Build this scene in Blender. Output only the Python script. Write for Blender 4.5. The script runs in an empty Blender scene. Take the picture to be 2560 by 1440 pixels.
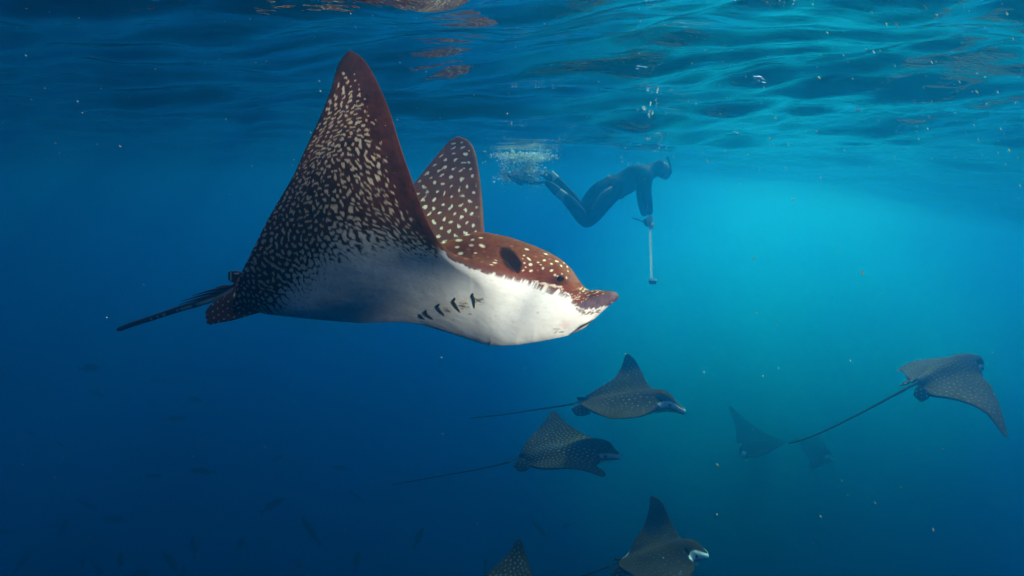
import bmesh
import bpy, math, random
import numpy as np
from mathutils import Vector, Matrix
C = bpy.context.scene.collection
sc = bpy.context.scene
R = math.radians
# ------------------------------------------------------------------ camera
CZ = -0.39             # the camera hangs 39 cm below the water surface (z = 0)
PITCH = R(11.2)
FPX = 1280.0
cd = bpy.data.cameras.new('camera'); cam = bpy.data.objects.new('camera', cd); C.objects.link(cam)
cam.location = (0, 0, CZ); cam.rotation_euler = (math.pi/2 - PITCH, 0, 0)
cd.sensor_width = 36; cd.lens = 18; cd.clip_start = 0.02; cd.clip_end = 500
sc.camera = cam
# ------------------------------------------------------------------ light
SUN_EL, SUN_AZ = R(45), R(32)          # azimuth measured from straight ahead (+Y) to the right (+X)
world = bpy.data.worlds.new('World'); sc.world = world; world.use_nodes = True
nt = world.node_tree; nt.nodes.clear()
sky = nt.nodes.new('ShaderNodeTexSky'); sky.sky_type = 'NISHITA'; sky.sun_disc = False
sky.sun_elevation = SUN_EL; sky.sun_rotation = SUN_AZ
bg = nt.nodes.new('ShaderNodeBackground'); bg.inputs['Strength'].default_value = 0.09
wo = nt.nodes.new('ShaderNodeOutputWorld')
nt.links.new(sky.outputs[0], bg.inputs[0]); nt.links.new(bg.outputs[0], wo.inputs[0])
sd = bpy.data.lights.new('sun', 'SUN'); sd.energy = 5.0; sd.angle = R(12); sd.color = (0.65, 1.0, 0.68)
sun = bpy.data.objects.new('sun', sd); C.objects.link(sun)
sdir = Vector((math.sin(SUN_AZ)*math.cos(SUN_EL), math.cos(SUN_AZ)*math.cos(SUN_EL), math.sin(SUN_EL)))
sun.rotation_euler = (-sdir).to_track_quat('-Z', 'Y').to_euler(); sun.location = sdir*30
sc.view_settings.view_transform = 'Standard'; sc.view_settings.look = 'None'
sc.view_settings.exposure = 1.4; sc.view_settings.gamma = 1.0
sc.render.engine = 'CYCLES'
cy = sc.cycles
cy.max_bounces = 6; cy.diffuse_bounces = 2; cy.glossy_bounces = 3; cy.transmission_bounces = 2
cy.volume_bounces = 3; cy.transparent_max_bounces = 8; cy.use_denoising = True
cy.sample_clamp_indirect = 4.0

def mat(name):
    m = bpy.data.materials.new(name); m.use_nodes = True; m.node_tree.nodes.clear()
    return m, m.node_tree.nodes, m.node_tree.links
def mesh_obj(name, v, f, m=None, parent=None, smooth=True):
    me = bpy.data.meshes.new(name)
    v = np.asarray(v, dtype=np.float32); f = np.asarray(f, dtype=np.int32)
    me.vertices.add(len(v)); me.vertices.foreach_set('co', v.ravel())
    k = f.shape[1]; me.loops.add(f.size); me.loops.foreach_set('vertex_index', f.ravel())
    me.polygons.add(len(f)); me.polygons.foreach_set('loop_start', np.arange(0, f.size, k, dtype=np.int32))
    me.update(calc_edges=True); me.validate()
    me.polygons.foreach_set('use_smooth', np.full(len(me.polygons), smooth, dtype=bool))
    o = bpy.data.objects.new(name, me); C.objects.link(o)
    if m: me.materials.append(m)
    if parent: o.parent = parent
    return o
def grid_faces(nr, nc, wrap=False, off=0):
    i = np.arange(nr-1)[:, None]; j = np.arange(nc if wrap else nc-1)[None, :]
    a = i*nc + j; b = i*nc + (j+1) % nc; c = (i+1)*nc + (j+1) % nc; d = (i+1)*nc + j
    return np.stack([a, b, c, d], -1).reshape(-1, 4) + off

# ------------------------------------------------------------------ the sea: surface and the water's own haze
rng = np.random.default_rng(7)
WAVES = []
for k in range(70):
    lam = 0.16*(9.0/0.16)**(k/69.0)
    th = R(78) + rng.normal(0, 0.55)
    WAVES.append((2*math.pi/lam*math.cos(th), 2*math.pi/lam*math.sin(th), rng.uniform(0, 6.28), lam))
def wave_z(x, y, cell=None):
    z = np.zeros_like(x)
    for kx, ky, ph, lam in WAVES:
        a = (0.0066 if lam < 1.2 else 0.0050)*lam**0.75
        if lam > 2: a *= 0.8
        p = kx*x + ky*y + ph
        w = 1.0 if cell is None else np.clip(lam/(4*cell) - 0.4, 0, 1)
        z += a*w*(np.sin(p) + 0.25*np.cos(2*p))
    return z
def surf_z(x, y, cell=None):
    r = np.hypot(x, y)
    calm = 1-0.30*np.exp(-((x+.16)**2+(y-1.40)**2)/.42**2)
    az = np.degrees(np.arctan2(x, y)); u = x*math.sin(R(40))+y*math.cos(R(40))
    t = np.clip((az-9)/38, 0, 1)*np.clip((150-az)/40, 0, 1)
    swell = -1.25*t*np.exp(-((u-13.5)/5.0)**2)                      # a long swell hanging lower toward the right
    return wave_z(x, y, cell)*calm/(1+(r/(7.0+12.0*t))**1.2) + 0.05*np.exp(-((x+.47)**2+(y-1.04)**2)/.33**2) + swell
m, n, l = mat('water_surface')
out = n.new('ShaderNodeOutputMaterial'); mix = n.new('ShaderNodeMixShader'); fr = n.new('ShaderNodeFresnel'); fr.inputs[0].default_value = 1.333
tr = n.new('ShaderNodeBsdfTransparent'); gl = n.new('ShaderNodeBsdfGlossy'); gl.inputs['Roughness'].default_value = 0.03
l.new(fr.outputs[0], mix.inputs[0]); l.new(tr.outputs[0], mix.inputs[1]); l.new(gl.outputs[0], mix.inputs[2]); l.new(mix.outputs[0], out.inputs[0])
tc = n.new('ShaderNodeTexCoord'); nz = n.new('ShaderNodeTexNoise'); nz.inputs['Scale'].default_value = 14; nz.inputs['Detail'].default_value = 3
mp = n.new('ShaderNodeMapping'); mp.inputs['Scale'].default_value = (0.5, 1.6, 1)
bu = n.new('ShaderNodeBump'); bu.inputs['Distance'].default_value = 0.009; bu.inputs['Strength'].default_value = 0.6
l.new(tc.outputs['Object'], mp.inputs[0]); l.new(mp.outputs[0], nz.inputs['Vector']); l.new(nz.outputs[0], bu.inputs['Height'])
l.new(bu.outputs[0], gl.inputs['Normal']); l.new(bu.outputs[0], fr.inputs['Normal'])
M_WATER = m
na_f, na_b, nr = 620, 120, 420
ang = np.concatenate([np.linspace(-65, 65, na_f, endpoint=False), np.linspace(65, 295, na_b, endpoint=False)])
ang = np.radians(ang); rad = 0.25*(46/0.25)**(np.linspace(0, 1, nr))
rad[0] = 0.001
Rr, Aa = np.meshgrid(rad, ang, indexing='ij')
X = Rr*np.sin(Aa); Y = Rr*np.cos(Aa)
cell = np.maximum(np.gradient(rad)[:, None]*np.ones_like(X), 0.004)
Z = surf_z(X, Y, cell)
f = grid_faces(nr, len(ang), wrap=True)
sea = mesh_obj('water_surface', np.stack([X, Y, Z], -1).reshape(-1, 3), f, M_WATER)
sea['kind'] = 'structure'
if sea.data.polygons[5].normal.z < 0: sea.data.flip_normals()
def box(name, lo, hi, m=None):
    v = [(x, y, z) for x in (lo[0], hi[0]) for y in (lo[1], hi[1]) for z in (lo[2], hi[2])]
    f = [(0,1,3,2),(4,6,7,5),(0,4,5,1),(2,3,7,6),(0,2,6,4),(1,5,7,3)]
    return mesh_obj(name, v, f, m, smooth=False)
m, n, l = mat('water_haze')
out = n.new('ShaderNodeOutputMaterial'); pv = n.new('ShaderNodeVolumePrincipled')
pv.inputs['Density Attribute'].default_value = ''
pv.inputs['Density'].default_value = 0.17
pv.inputs['Color'].default_value = (0.01, 0.41, 0.94, 1)
pv.inputs['Absorption Color'].default_value = (0, 0.1, 0.3, 1)
pv.inputs['Anisotropy'].default_value = 0.9
l.new(pv.outputs[0], out.inputs['Volume'])
haze = box('haze', (-50, -50, -24), (50, 50, 0.5), m); haze['kind'] = 'stuff'; haze['label'] = 'blue underwater haze'
# a cloud of pale silt hanging behind the diver
m, n, l = mat('silt_cloud')
out = n.new('ShaderNodeOutputMaterial'); pv = n.new('ShaderNodeVolumePrincipled'); pv.inputs['Density Attribute'].default_value = ''
tc = n.new('ShaderNodeTexCoord'); ln = n.new('ShaderNodeVectorMath'); ln.operation = 'LENGTH'
mp = n.new('ShaderNodeMapping'); mp.inputs['Scale'].default_value = (1/6.0, 1/3.8, 1/6.2)
mr = n.new('ShaderNodeMapRange'); mr.interpolation_type = 'SMOOTHSTEP'; mr.inputs[1].default_value = 1.0; mr.inputs[2].default_value = 0.1; mr.inputs[3].default_value = 0.0; mr.inputs[4].default_value = 1.4
nz = n.new('ShaderNodeTexNoise'); nz.inputs['Scale'].default_value = 0.55; nz.inputs['Detail'].default_value = 1.0
mu = n.new('ShaderNodeMath'); mu.operation = 'MULTIPLY'
l.new(tc.outputs['Object'], mp.inputs[0]); l.new(mp.outputs[0], ln.inputs[0]); l.new(ln.outputs['Value'], mr.inputs[0])
l.new(tc.outputs['Object'], nz.inputs['Vector']); l.new(mr.outputs[0], mu.inputs[0]); l.new(nz.outputs[0], mu.inputs[1]); l.new(mu.outputs[0], pv.inputs['Density'])
pv.inputs['Color'].default_value = (0.08, 0.98, 0.94, 1); pv.inputs['Anisotropy'].default_value = 0.75
l.new(pv.outputs[0], out.inputs['Volume']); m.cycles.volume_step_rate = 4.0
th = np.linspace(0, np.pi, 13); ph = np.linspace(0, 2*np.pi, 24, endpoint=False)
V = np.stack([np.sin(th)[:, None]*np.cos(ph)*6.0, np.sin(th)[:, None]*np.sin(ph)*3.8, np.cos(th)[:, None]*np.ones(24)*6.2], -1).reshape(-1, 3)
plume = mesh_obj('silt_cloud', V, grid_faces(13, 24, wrap=True)[:, ::-1], m); plume['kind'] = 'stuff'; plume['label'] = 'pale turquoise silt cloud hanging in the water'
plume.location = (5.3, 9.2, -4.2)

# ------------------------------------------------------------------ helpers: a pixel of the photograph at distance d (along the view axis)
cp_, sp_ = math.cos(PITCH), math.sin(PITCH)
def at(px, py, d):
    r = (px-1280)/FPX*d; u = (720-py)/FPX*d
    return np.array([r, d*cp_ + u*sp_, CZ - d*sp_ + u*cp_])
def to_px(P):
    P = np.asarray(P, float); q = P - np.array([0, 0, CZ])
    d = q[..., 1]*cp_ - q[..., 2]*sp_; u = q[..., 1]*sp_ + q[..., 2]*cp_
    return 1280 + q[..., 0]/d*FPX, 720 - u/d*FPX, d
def smooth(a, b, x):
    t = np.clip((np.asarray(x, float)-a)/(b-a), 0, 1); return t*t*(3-2*t)
def hermite(pts, u):
    """Catmull-Rom through pts (n,k), evaluated at u in [0,1] by chord length."""
    p = np.asarray(pts, float); seg = np.sqrt(((p[1:]-p[:-1])**2).sum(1))**0.6
    t = np.concatenate([[0], np.cumsum(seg)]); t /= t[-1]
    m = np.gradient(p, t, axis=0) if len(p) > 2 else np.repeat((p[-1]-p[0])[None], len(p), 0)
    u = np.clip(u, 0, 1); i = np.clip(np.searchsorted(t, u, side='right')-1, 0, len(p)-2)
    h = (t[i+1]-t[i]); s = ((u-t[i])/h)[:, None]; h = h[:, None]
    return ((2*s**3-3*s**2+1)*p[i] + (s**3-2*s**2+s)*h*m[i] + (-2*s**3+3*s**2)*p[i+1] + (s**3-s**2)*h*m[i+1])
def turing(nx, ny, cell, lam, g, seed, steps=70):
    """Swift-Hohenberg pattern: dots for g large, worms for g = 0."""
    r = np.random.default_rng(seed); u = r.normal(0, 0.3, (nx, ny))
    kx = np.fft.fftfreq(nx, cell)[:, None]; ky = np.fft.rfftfreq(ny, cell)[None, :]
    k2 = (kx**2+ky**2)*lam**2
    L = 0.3 - (1-k2)**2; dt = 0.6; den = 1/(1-dt*L)
    for _ in range(steps):
        u = np.fft.irfft2((np.fft.rfft2(u + dt*(g*u*u - u**3)))*den, s=(nx, ny))
    return (u - u.mean())/u.std()
def sample(tex, x, y, cell, x0=-0.7, y0=-0.95):
    nx, ny = tex.shape; fx = (x-x0)/cell; fy = (y-y0)/cell
    i = np.floor(fx).astype(int); j = np.floor(fy).astype(int); a = fx-i; b = fy-j
    g = lambda p, q: tex[p % nx, q % ny]
    return g(i, j)*(1-a)*(1-b)+g(i+1, j)*a*(1-b)+g(i, j+1)*(1-a)*b+g(i+1, j+1)*a*b
def noise2(seed, n=256, beta=1.0, lo=2, hi=60):
    r = np.random.default_rng(seed); f = np.fft.rfft2(r.normal(size=(n, n)))
    kx = np.fft.fftfreq(n)[:, None]*n; ky = np.fft.rfftfreq(n)[None, :]*n; k = np.hypot(kx, ky)
    f *= np.where((k >= lo) & (k <= hi), 1/np.maximum(k, 1)**beta, 0)
    u = np.fft.irfft2(f, s=(n, n)); return u/u.std()

# ------------------------------------------------------------------ skin
def skin_material(name, rough=0.55, bump=0.35, coat=0.0):
    m, n, l = mat(name)
    out = n.new('ShaderNodeOutputMaterial'); b = n.new('ShaderNodeBsdfPrincipled')
    at_ = n.new('ShaderNodeAttribute'); at_.attribute_name = 'skin'
    tc = n.new('ShaderNodeTexCoord'); nz = n.new('ShaderNodeTexNoise'); nz.inputs['Scale'].default_value = 9; nz.inputs['Detail'].default_value = 7; nz.inputs['Roughness'].default_value = 0.6
    mr = n.new('ShaderNodeMapRange'); mr.inputs[3].default_value = 0.72; mr.inputs[4].default_value = 1.28
    mul = n.new('ShaderNodeVectorMath'); mul.operation = 'MULTIPLY'
    l.new(tc.outputs['Object'], nz.inputs['Vector']); l.new(nz.outputs[0], mr.inputs[0])
    l.new(at_.outputs['Color'], mul.inputs[0]); l.new(mr.outputs[0], mul.inputs[1]); l.new(mul.outputs[0], b.inputs['Base Color'])
    n2 = n.new('ShaderNodeTexNoise'); n2.inputs['Scale'].default_value = 160; n2.inputs['Detail'].default_value = 4
    mp = n.new('ShaderNodeMapping'); mp.inputs['Scale'].default_value = (0.45, 1, 1)
    l.new(tc.outputs['Object'], mp.inputs[0]); l.new(mp.outputs[0], n2.inputs['Vector'])
    bu = n.new('ShaderNodeBump'); bu.inputs['Distance'].default_value = 0.0012; bu.inputs['Strength'].default_value = bump
    l.new(n2.outputs[0], bu.inputs['Height'])
    n3 = n.new('ShaderNodeTexNoise'); n3.inputs['Scale'].default_value = 22; n3.inputs['Detail'].default_value = 3; mp3 = n.new('ShaderNodeMapping'); mp3.inputs['Scale'].default_value = (0.3, 1, 1.2); mp3.inputs['Rotation'].default_value = (0, 0.35, 0.2)
    b3 = n.new('ShaderNodeBump'); b3.inputs['Distance'].default_value = 0.006; b3.inputs['Strength'].default_value = 0.5
    l.new(tc.outputs['Object'], mp3.inputs[0]); l.new(mp3.outputs[0], n3.inputs['Vector']); l.new(n3.outputs[0], b3.inputs['Height']); l.new(bu.outputs[0], b3.inputs['Normal']); l.new(b3.outputs[0], b.inputs['Normal'])
    b.inputs['Roughness'].default_value = rough; b.inputs['IOR'].default_value = 1.05
    l.new(b.outputs[0], out.inputs[0]); return m
M_SKIN = skin_material('ray_skin')
def plain(name, col, rough=0.5, bump=0.0, metal=0.0):
    m, n, l = mat(name)
    out = n.new('ShaderNodeOutputMaterial'); b = n.new('ShaderNodeBsdfPrincipled')
    tc = n.new('ShaderNodeTexCoord'); nz = n.new('ShaderNodeTexNoise'); nz.inputs['Scale'].default_value = 14; nz.inputs['Detail'].default_value = 5
    rp = n.new('ShaderNodeValToRGB'); rp.color_ramp.elements[0].position = 0.3; rp.color_ramp.elements[1].position = 0.75
    rp.color_ramp.elements[0].color = (*[c*0.75 for c in col], 1); rp.color_ramp.elements[1].color = (*[min(1, c*1.2) for c in col], 1)
    l.new(tc.outputs['Object'], nz.inputs['Vector']); l.new(nz.outputs[0], rp.inputs[0]); l.new(rp.outputs[0], b.inputs['Base Color'])
    if bump:
        bu = n.new('ShaderNodeBump'); bu.inputs['Distance'].default_value = bump; l.new(nz.outputs[0], bu.inputs['Height']); l.new(bu.outputs[0], b.inputs['Normal'])
    b.inputs['Roughness'].default_value = rough; b.inputs['Metallic'].default_value = metal; b.inputs['IOR'].default_value = 1.08
    l.new(b.outputs[0], out.inputs[0]); return m
M_EYE = plain('ray_eye', (0.012, 0.008, 0.006), 0.12)
M_SPINE = plain('tail_spine', (0.07, 0.02, 0.012), 0.5)
M_GILL = plain('gill_slit', (0.035, 0.018, 0.01), 0.6)

# ------------------------------------------------------------------ the eagle ray: flat rest outline, thickness, bending through landmarks
LE = np.array([(.600, 0), (.598, .022), (.585, .042), (.555, .055), (.51, .066), (.46, .082), (.41, .098), (.36, .112), (.31, .132), (.26, .18),
               (.20, .265), (.11, .41), (.01, .55), (-.09, .67), (-.17, .765), (-.225, .825), (-.262, .85)])
TE = np.array([(-.55, 0), (-.556, .03), (-.575, .07), (-.58, .105), (-.56, .135), (-.52, .175), (-.45, .26), (-.39, .37), (-.34, .50), (-.315, .64), (-.305, .76), (-.29, .825), (-.262, .85)])
_xs = np.array([-.58, -.45, -.3, -.1, .1, .22, .32, .38, .43, .48, .52, .56, .60])
_zt = np.array([.012, .022, .04, .070, .092, .100, .093, .076, .050, .022, .014, .012, .010])
_zb = np.array([.010, .024, .045, .070, .098, .118, .118, .105, .084, .052, .034, .020, .012])
_wb = np.array([.05, .09, .12, .15, .16, .15, .14, .16, .2, .2, .2, .2, .2])
def tps_fit(src, dst, lam=2e-4):
    n = len(src); r = np.sqrt(((src[:, None]-src[None])**2).sum(-1)); K = np.where(r > 0, r*r*np.log(np.maximum(r, 1e-9)), 0) + lam*np.eye(n)
    P = np.column_stack([np.ones(n), src]); A = np.zeros((n+3, n+3)); A[:n, :n] = K; A[:n, n:] = P; A[n:, :n] = P.T
    return np.linalg.solve(A, np.vstack([dst, np.zeros((3, 3))]))
def tps_eval(src, w, q):
    o = np.zeros((len(q), 3))
    for i in range(0, len(q), 20000):
        p = q[i:i+20000]; r2 = ((p[:, None]-src[None])**2).sum(-1)
        o[i:i+20000] = (0.5*r2*np.log(np.maximum(r2, 1e-18))) @ w[:len(src)] + np.column_stack([np.ones(len(p)), p]) @ w[len(src):]
    return o
class Ray:
    def __init__(self, marks, thick=1.0):
        mk = np.array([(m_[0], m_[1]) for m_ in marks], float); tg = np.array([at(*m_[2:5]) for m_ in marks])
        self.src, self.w, self.k = mk, tps_fit(mk, tg), thick
        self.bumps = []            # (x, y, side, radius_x, radius_y, angle, height)
        self.rim = np.vstack([hermite(LE, np.linspace(0, 1, 90)), hermite(TE, np.linspace(0, 1, 90))[::-1]])
    def rimdist(self, x, y):
        p = np.column_stack([x, np.abs(y)]); best = np.full(len(p), 9.0)
        a, b = self.rim[:-1], self.rim[1:]
        for s in range(len(a)):
            e = b[s]-a[s]; L = (e**2).sum()
            if L < 1e-12: continue
            t = np.clip(((p-a[s]) @ e)/L, 0, 1); best = np.minimum(best, ((p-a[s]-t[:, None]*e)**2).sum(1))
        return np.sqrt(best)
    def surf(self, x, y, side, d=None, extra=0.0):
        x = np.asarray(x, float); y = np.asarray(y, float)
        if d is None: d = self.rimdist(x, y)
        e = 0.004
        M = tps_eval(self.src, self.w, np.column_stack([x, y]))
        Mx = tps_eval(self.src, self.w, np.column_stack([x+e, y])) - M; My = tps_eval(self.src, self.w, np.column_stack([x, y+e])) - M
        N = np.cross(Mx, My); N /= np.linalg.norm(N, axis=1)[:, None]
        core = np.interp(x, _xs, _zt if side > 0 else _zb); wb = np.interp(x, _xs, _wb)
        body = core*np.exp(-(np.abs(y)/wb)**2.2)
        wing = 0.013*np.exp(-(y/0.55)**2)+0.004
        th = body + wing
        dl = np.clip(0.018 + 1.1*body, 0.01, 0.095)
        q = np.clip(d/dl, 0, 1); th = th*np.sqrt(np.maximum(1-(1-q)**2, 0))
        for bx, by, bs, rx, ry, an, h in self.bumps:
            if bs != side: continue
            u = (x-bx)*math.cos(an)+(y-by)*math.sin(an); v = -(x-bx)*math.sin(an)+(y-by)*math.cos(an)
            rr = (u/rx)**2+(v/ry)**2
            th = th + h*np.exp(-rr**2.5) if h < 0 else th + h*np.exp(-rr)
        return M + N*(side*(th*self.k + extra))[:, None] if np.ndim(extra) else M + N*(side*(th*self.k+extra))[:, None]
    def grid(self, nt, ns, tpow=1.0):
        t = np.linspace(0, 1, nt); a = hermite(LE, t); b = hermite(TE, t**1.35)
        self.nt, self.ns = nt, ns
        s = 0.5-0.5*np.cos(np.pi*np.linspace(0, 1, ns)); s = 0.55*s+0.45*np.linspace(0, 1, ns)
        P = b[:, None]+(a-b)[:, None]*s[None, :, None]
        P = np.concatenate([P[::-1]*np.array([1, -1]), P[1:]], 0)       # from the y<0 tip to the y>0 tip
        self.rows = len(P); return P
    def build(self, nt, ns, colour):
        P = self.grid(nt, ns); x = P[..., 0].ravel(); y = P[..., 1].ravel(); d = self.rimdist(x, y)
        top = self.surf(x, y, 1, d); bot = self.surf(x, y, -1, d)
        nr, nc = self.rows, ns
        ft = grid_faces(nr, nc)[:, ::-1]
        # the lower sheet shares its rim with the upper one
        idx = np.arange(nr*nc).reshape(nr, nc) + nr*nc
        em = np.zeros((nr, nc), bool); em[:, 0] = em[:, -1] = em[0] = em[-1] = True; idx[em] -= nr*nc
        fb = idx.ravel()[grid_faces(nr, nc)]
        self.v = np.vstack([top, bot]); self.f = np.vstack([ft, fb])
        self.rx = np.concatenate([x, x]); self.ry = np.concatenate([y, y]); self.side = np.repeat([1, -1], len(x)); self.d = np.concatenate([d, d])
        self.col = np.ones((len(self.v), 4)); self.col[:, :3] = colour(self)
    def find(self, px, py, side):
        X_, Y_, D_ = to_px(self.v); q = (X_-px)**2+(Y_-py)**2 + np.where(self.side == side, 0, 1e9)
        near = np.argsort(q)[:60]; i = near[np.argmin(D_[near]*400 + np.sqrt(q[near]))]
        return self.rx[i], self.ry[i], self.v[i], D_[i]
def tube(path, rad, seg=12, caps=True):
    path = np.asarray(path, float); n = len(path); T = np.gradient(path, axis=0); T /= np.linalg.norm(T, axis=1)[:, None]
    up = np.array([0.13, 0.2, 1.0]); V = []
    for i in range(n):
        a = np.cross(T[i], up); a /= np.linalg.norm(a); b = np.cross(a, T[i])
        th = np.linspace(0, 2*np.pi, seg, endpoint=False)[:, None]
        V.append(path[i]+rad[i]*(np.cos(th)*a+np.sin(th)*b))
    V = np.concatenate(V); F = grid_faces(n, seg, wrap=True)
    if caps:
        V = np.vstack([V, path[0]-T[0]*rad[0]*0.6, path[-1]+T[-1]*rad[-1]*0.6]); a0, a1 = n*seg, n*seg+1
        k = np.arange(seg); k2 = (k+1) % seg
        F = np.vstack([F, np.column_stack([k2, k, np.full(seg, a0), np.full(seg, a0)])[:, [0, 1, 2, 3]], np.column_stack([(n-1)*seg+k, (n-1)*seg+k2, np.full(seg, a1), np.full(seg, a1)])])
    return V, F
def fin(r0, r1, t0, t1, thick=0.008, n=26, sag=None, belly=0.0):
    """a fleshy flap from the root edge r0-r1 to the outer edge t0-t1, rounded corners, scalloped outer edge"""
    r0, r1, t0, t1 = [np.asarray(q, float) for q in (r0, r1, t0, t1)]
    u = np.linspace(-1, 1, n); v = np.linspace(0, 1, n); U, Vv = np.meshgrid(u, v)
    # squircle the outer corners
    W = U*(1-0.25*smooth(0.55, 1, Vv)*np.abs(U)**3); V2 = Vv*(1-0.16*np.abs(U)**4 + 0.015*np.cos(U*14))
    a = (W+1)/2
    root = r0*(1-a)[..., None]+r1*a[..., None]; tip = t0*(1-a)[..., None]+t1*a[..., None]
    P = root+(tip-root)*V2[..., None]
    nrm = np.cross(t0-r0, r1-r0); nrm /= np.linalg.norm(nrm)
    P = P + nrm*(belly*np.sin(np.pi*np.clip(V2, 0, 1)))[..., None]
    h = thick*np.sqrt(np.clip(1-np.abs(U)**6, 0, 1))*np.sqrt(np.clip(1.0-Vv**3, 0, 1))
    top = (P+nrm*h[..., None]/2).reshape(-1, 3); bot = (P-nrm*h[..., None]/2).reshape(-1, 3)
    idx = np.arange(n*n).reshape(n, n)+n*n; em = np.zeros((n, n), bool); em[:, 0] = em[:, -1] = em[0] = em[-1] = True; idx[em] -= n*n
    return np.vstack([top, bot]), np.vstack([grid_faces(n, n), idx.ravel()[grid_faces(n, n)][:, ::-1]])
def assemble(name, pieces):
    """pieces: (verts, faces, colours) -> one mesh with a 'skin' colour attribute"""
    off = 0; V = []; F = []; K = []
    for v, f, k in pieces:
        k = np.asarray(k, float)
        if k.ndim == 1: k = np.repeat(np.append(k, 1.0)[None] if len(k) == 3 else k[None], len(v), 0)
        if k.shape[1] == 3: k = np.column_stack([k, np.ones(len(k))])
        V.append(v); F.append(f+off); K.append(k); off += len(v)
    V = np.vstack(V); F = np.vstack(F); K = np.vstack(K)
    me = bpy.data.meshes.new(name)
    # drop degenerate corners: quads whose last two corners coincide become triangles
    tri = (F[:, 2] == F[:, 3]) | (F[:, 0] == F[:, 3]); T3 = np.where((F[:, 2] == F[:, 3])[:, None], F[:, [0, 1, 2]], F[:, [0, 1, 2]])[tri]; Q = F[~tri]
    loops = np.concatenate([Q.ravel(), T3.ravel()]).astype(np.int32)
    starts = np.concatenate([np.arange(len(Q))*4, len(Q)*4+np.arange(len(T3))*3]).astype(np.int32)
    me.vertices.add(len(V)); me.vertices.foreach_set('co', V.astype(np.float32).ravel())
    me.loops.add(len(loops)); me.loops.foreach_set('vertex_index', loops)
    me.polygons.add(len(starts)); me.polygons.foreach_set('loop_start', starts)
    me.update(calc_edges=True)
    ca = me.color_attributes.new('skin', 'FLOAT_COLOR', 'POINT'); ca.data.foreach_set('color', K.astype(np.float32).ravel())
    me.validate()
    me.polygons.foreach_set('use_smooth', np.ones(len(me.polygons), dtype=bool))
    me.materials.append(M_SKIN)
    o = bpy.data.objects.new(name, me); C.objects.link(o); return o
def recenter(o, p):
    """put the object's origin at its own middle (children keep their world place)"""
    p = Vector(p); o.data.transform(Matrix.Translation(-p)); o.location = p
def child(o, parent):
    o.parent = parent; o.matrix_parent_inverse = Matrix.Translation(-parent.location)
def tag(o, label, cat=None, group=None):
    o['label'] = label
    if cat: o['category'] = cat
    if group: o['group'] = group
def ball(name, c, r, m, seg=20, scale=(1, 1, 1)):
    th = np.linspace(0, np.pi, seg//2+1); ph = np.linspace(0, 2*np.pi, seg, endpoint=False)
    V = np.stack([np.sin(th)[:, None]*np.cos(ph), np.sin(th)[:, None]*np.sin(ph), np.cos(th)[:, None]*np.ones(seg)], -1)*np.array(scale)*r
    V = V.reshape(-1, 3); o = mesh_obj(name, V, grid_faces(seg//2+1, seg, wrap=True)[:, ::-1], m); o.location = Vector(c); return o

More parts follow.
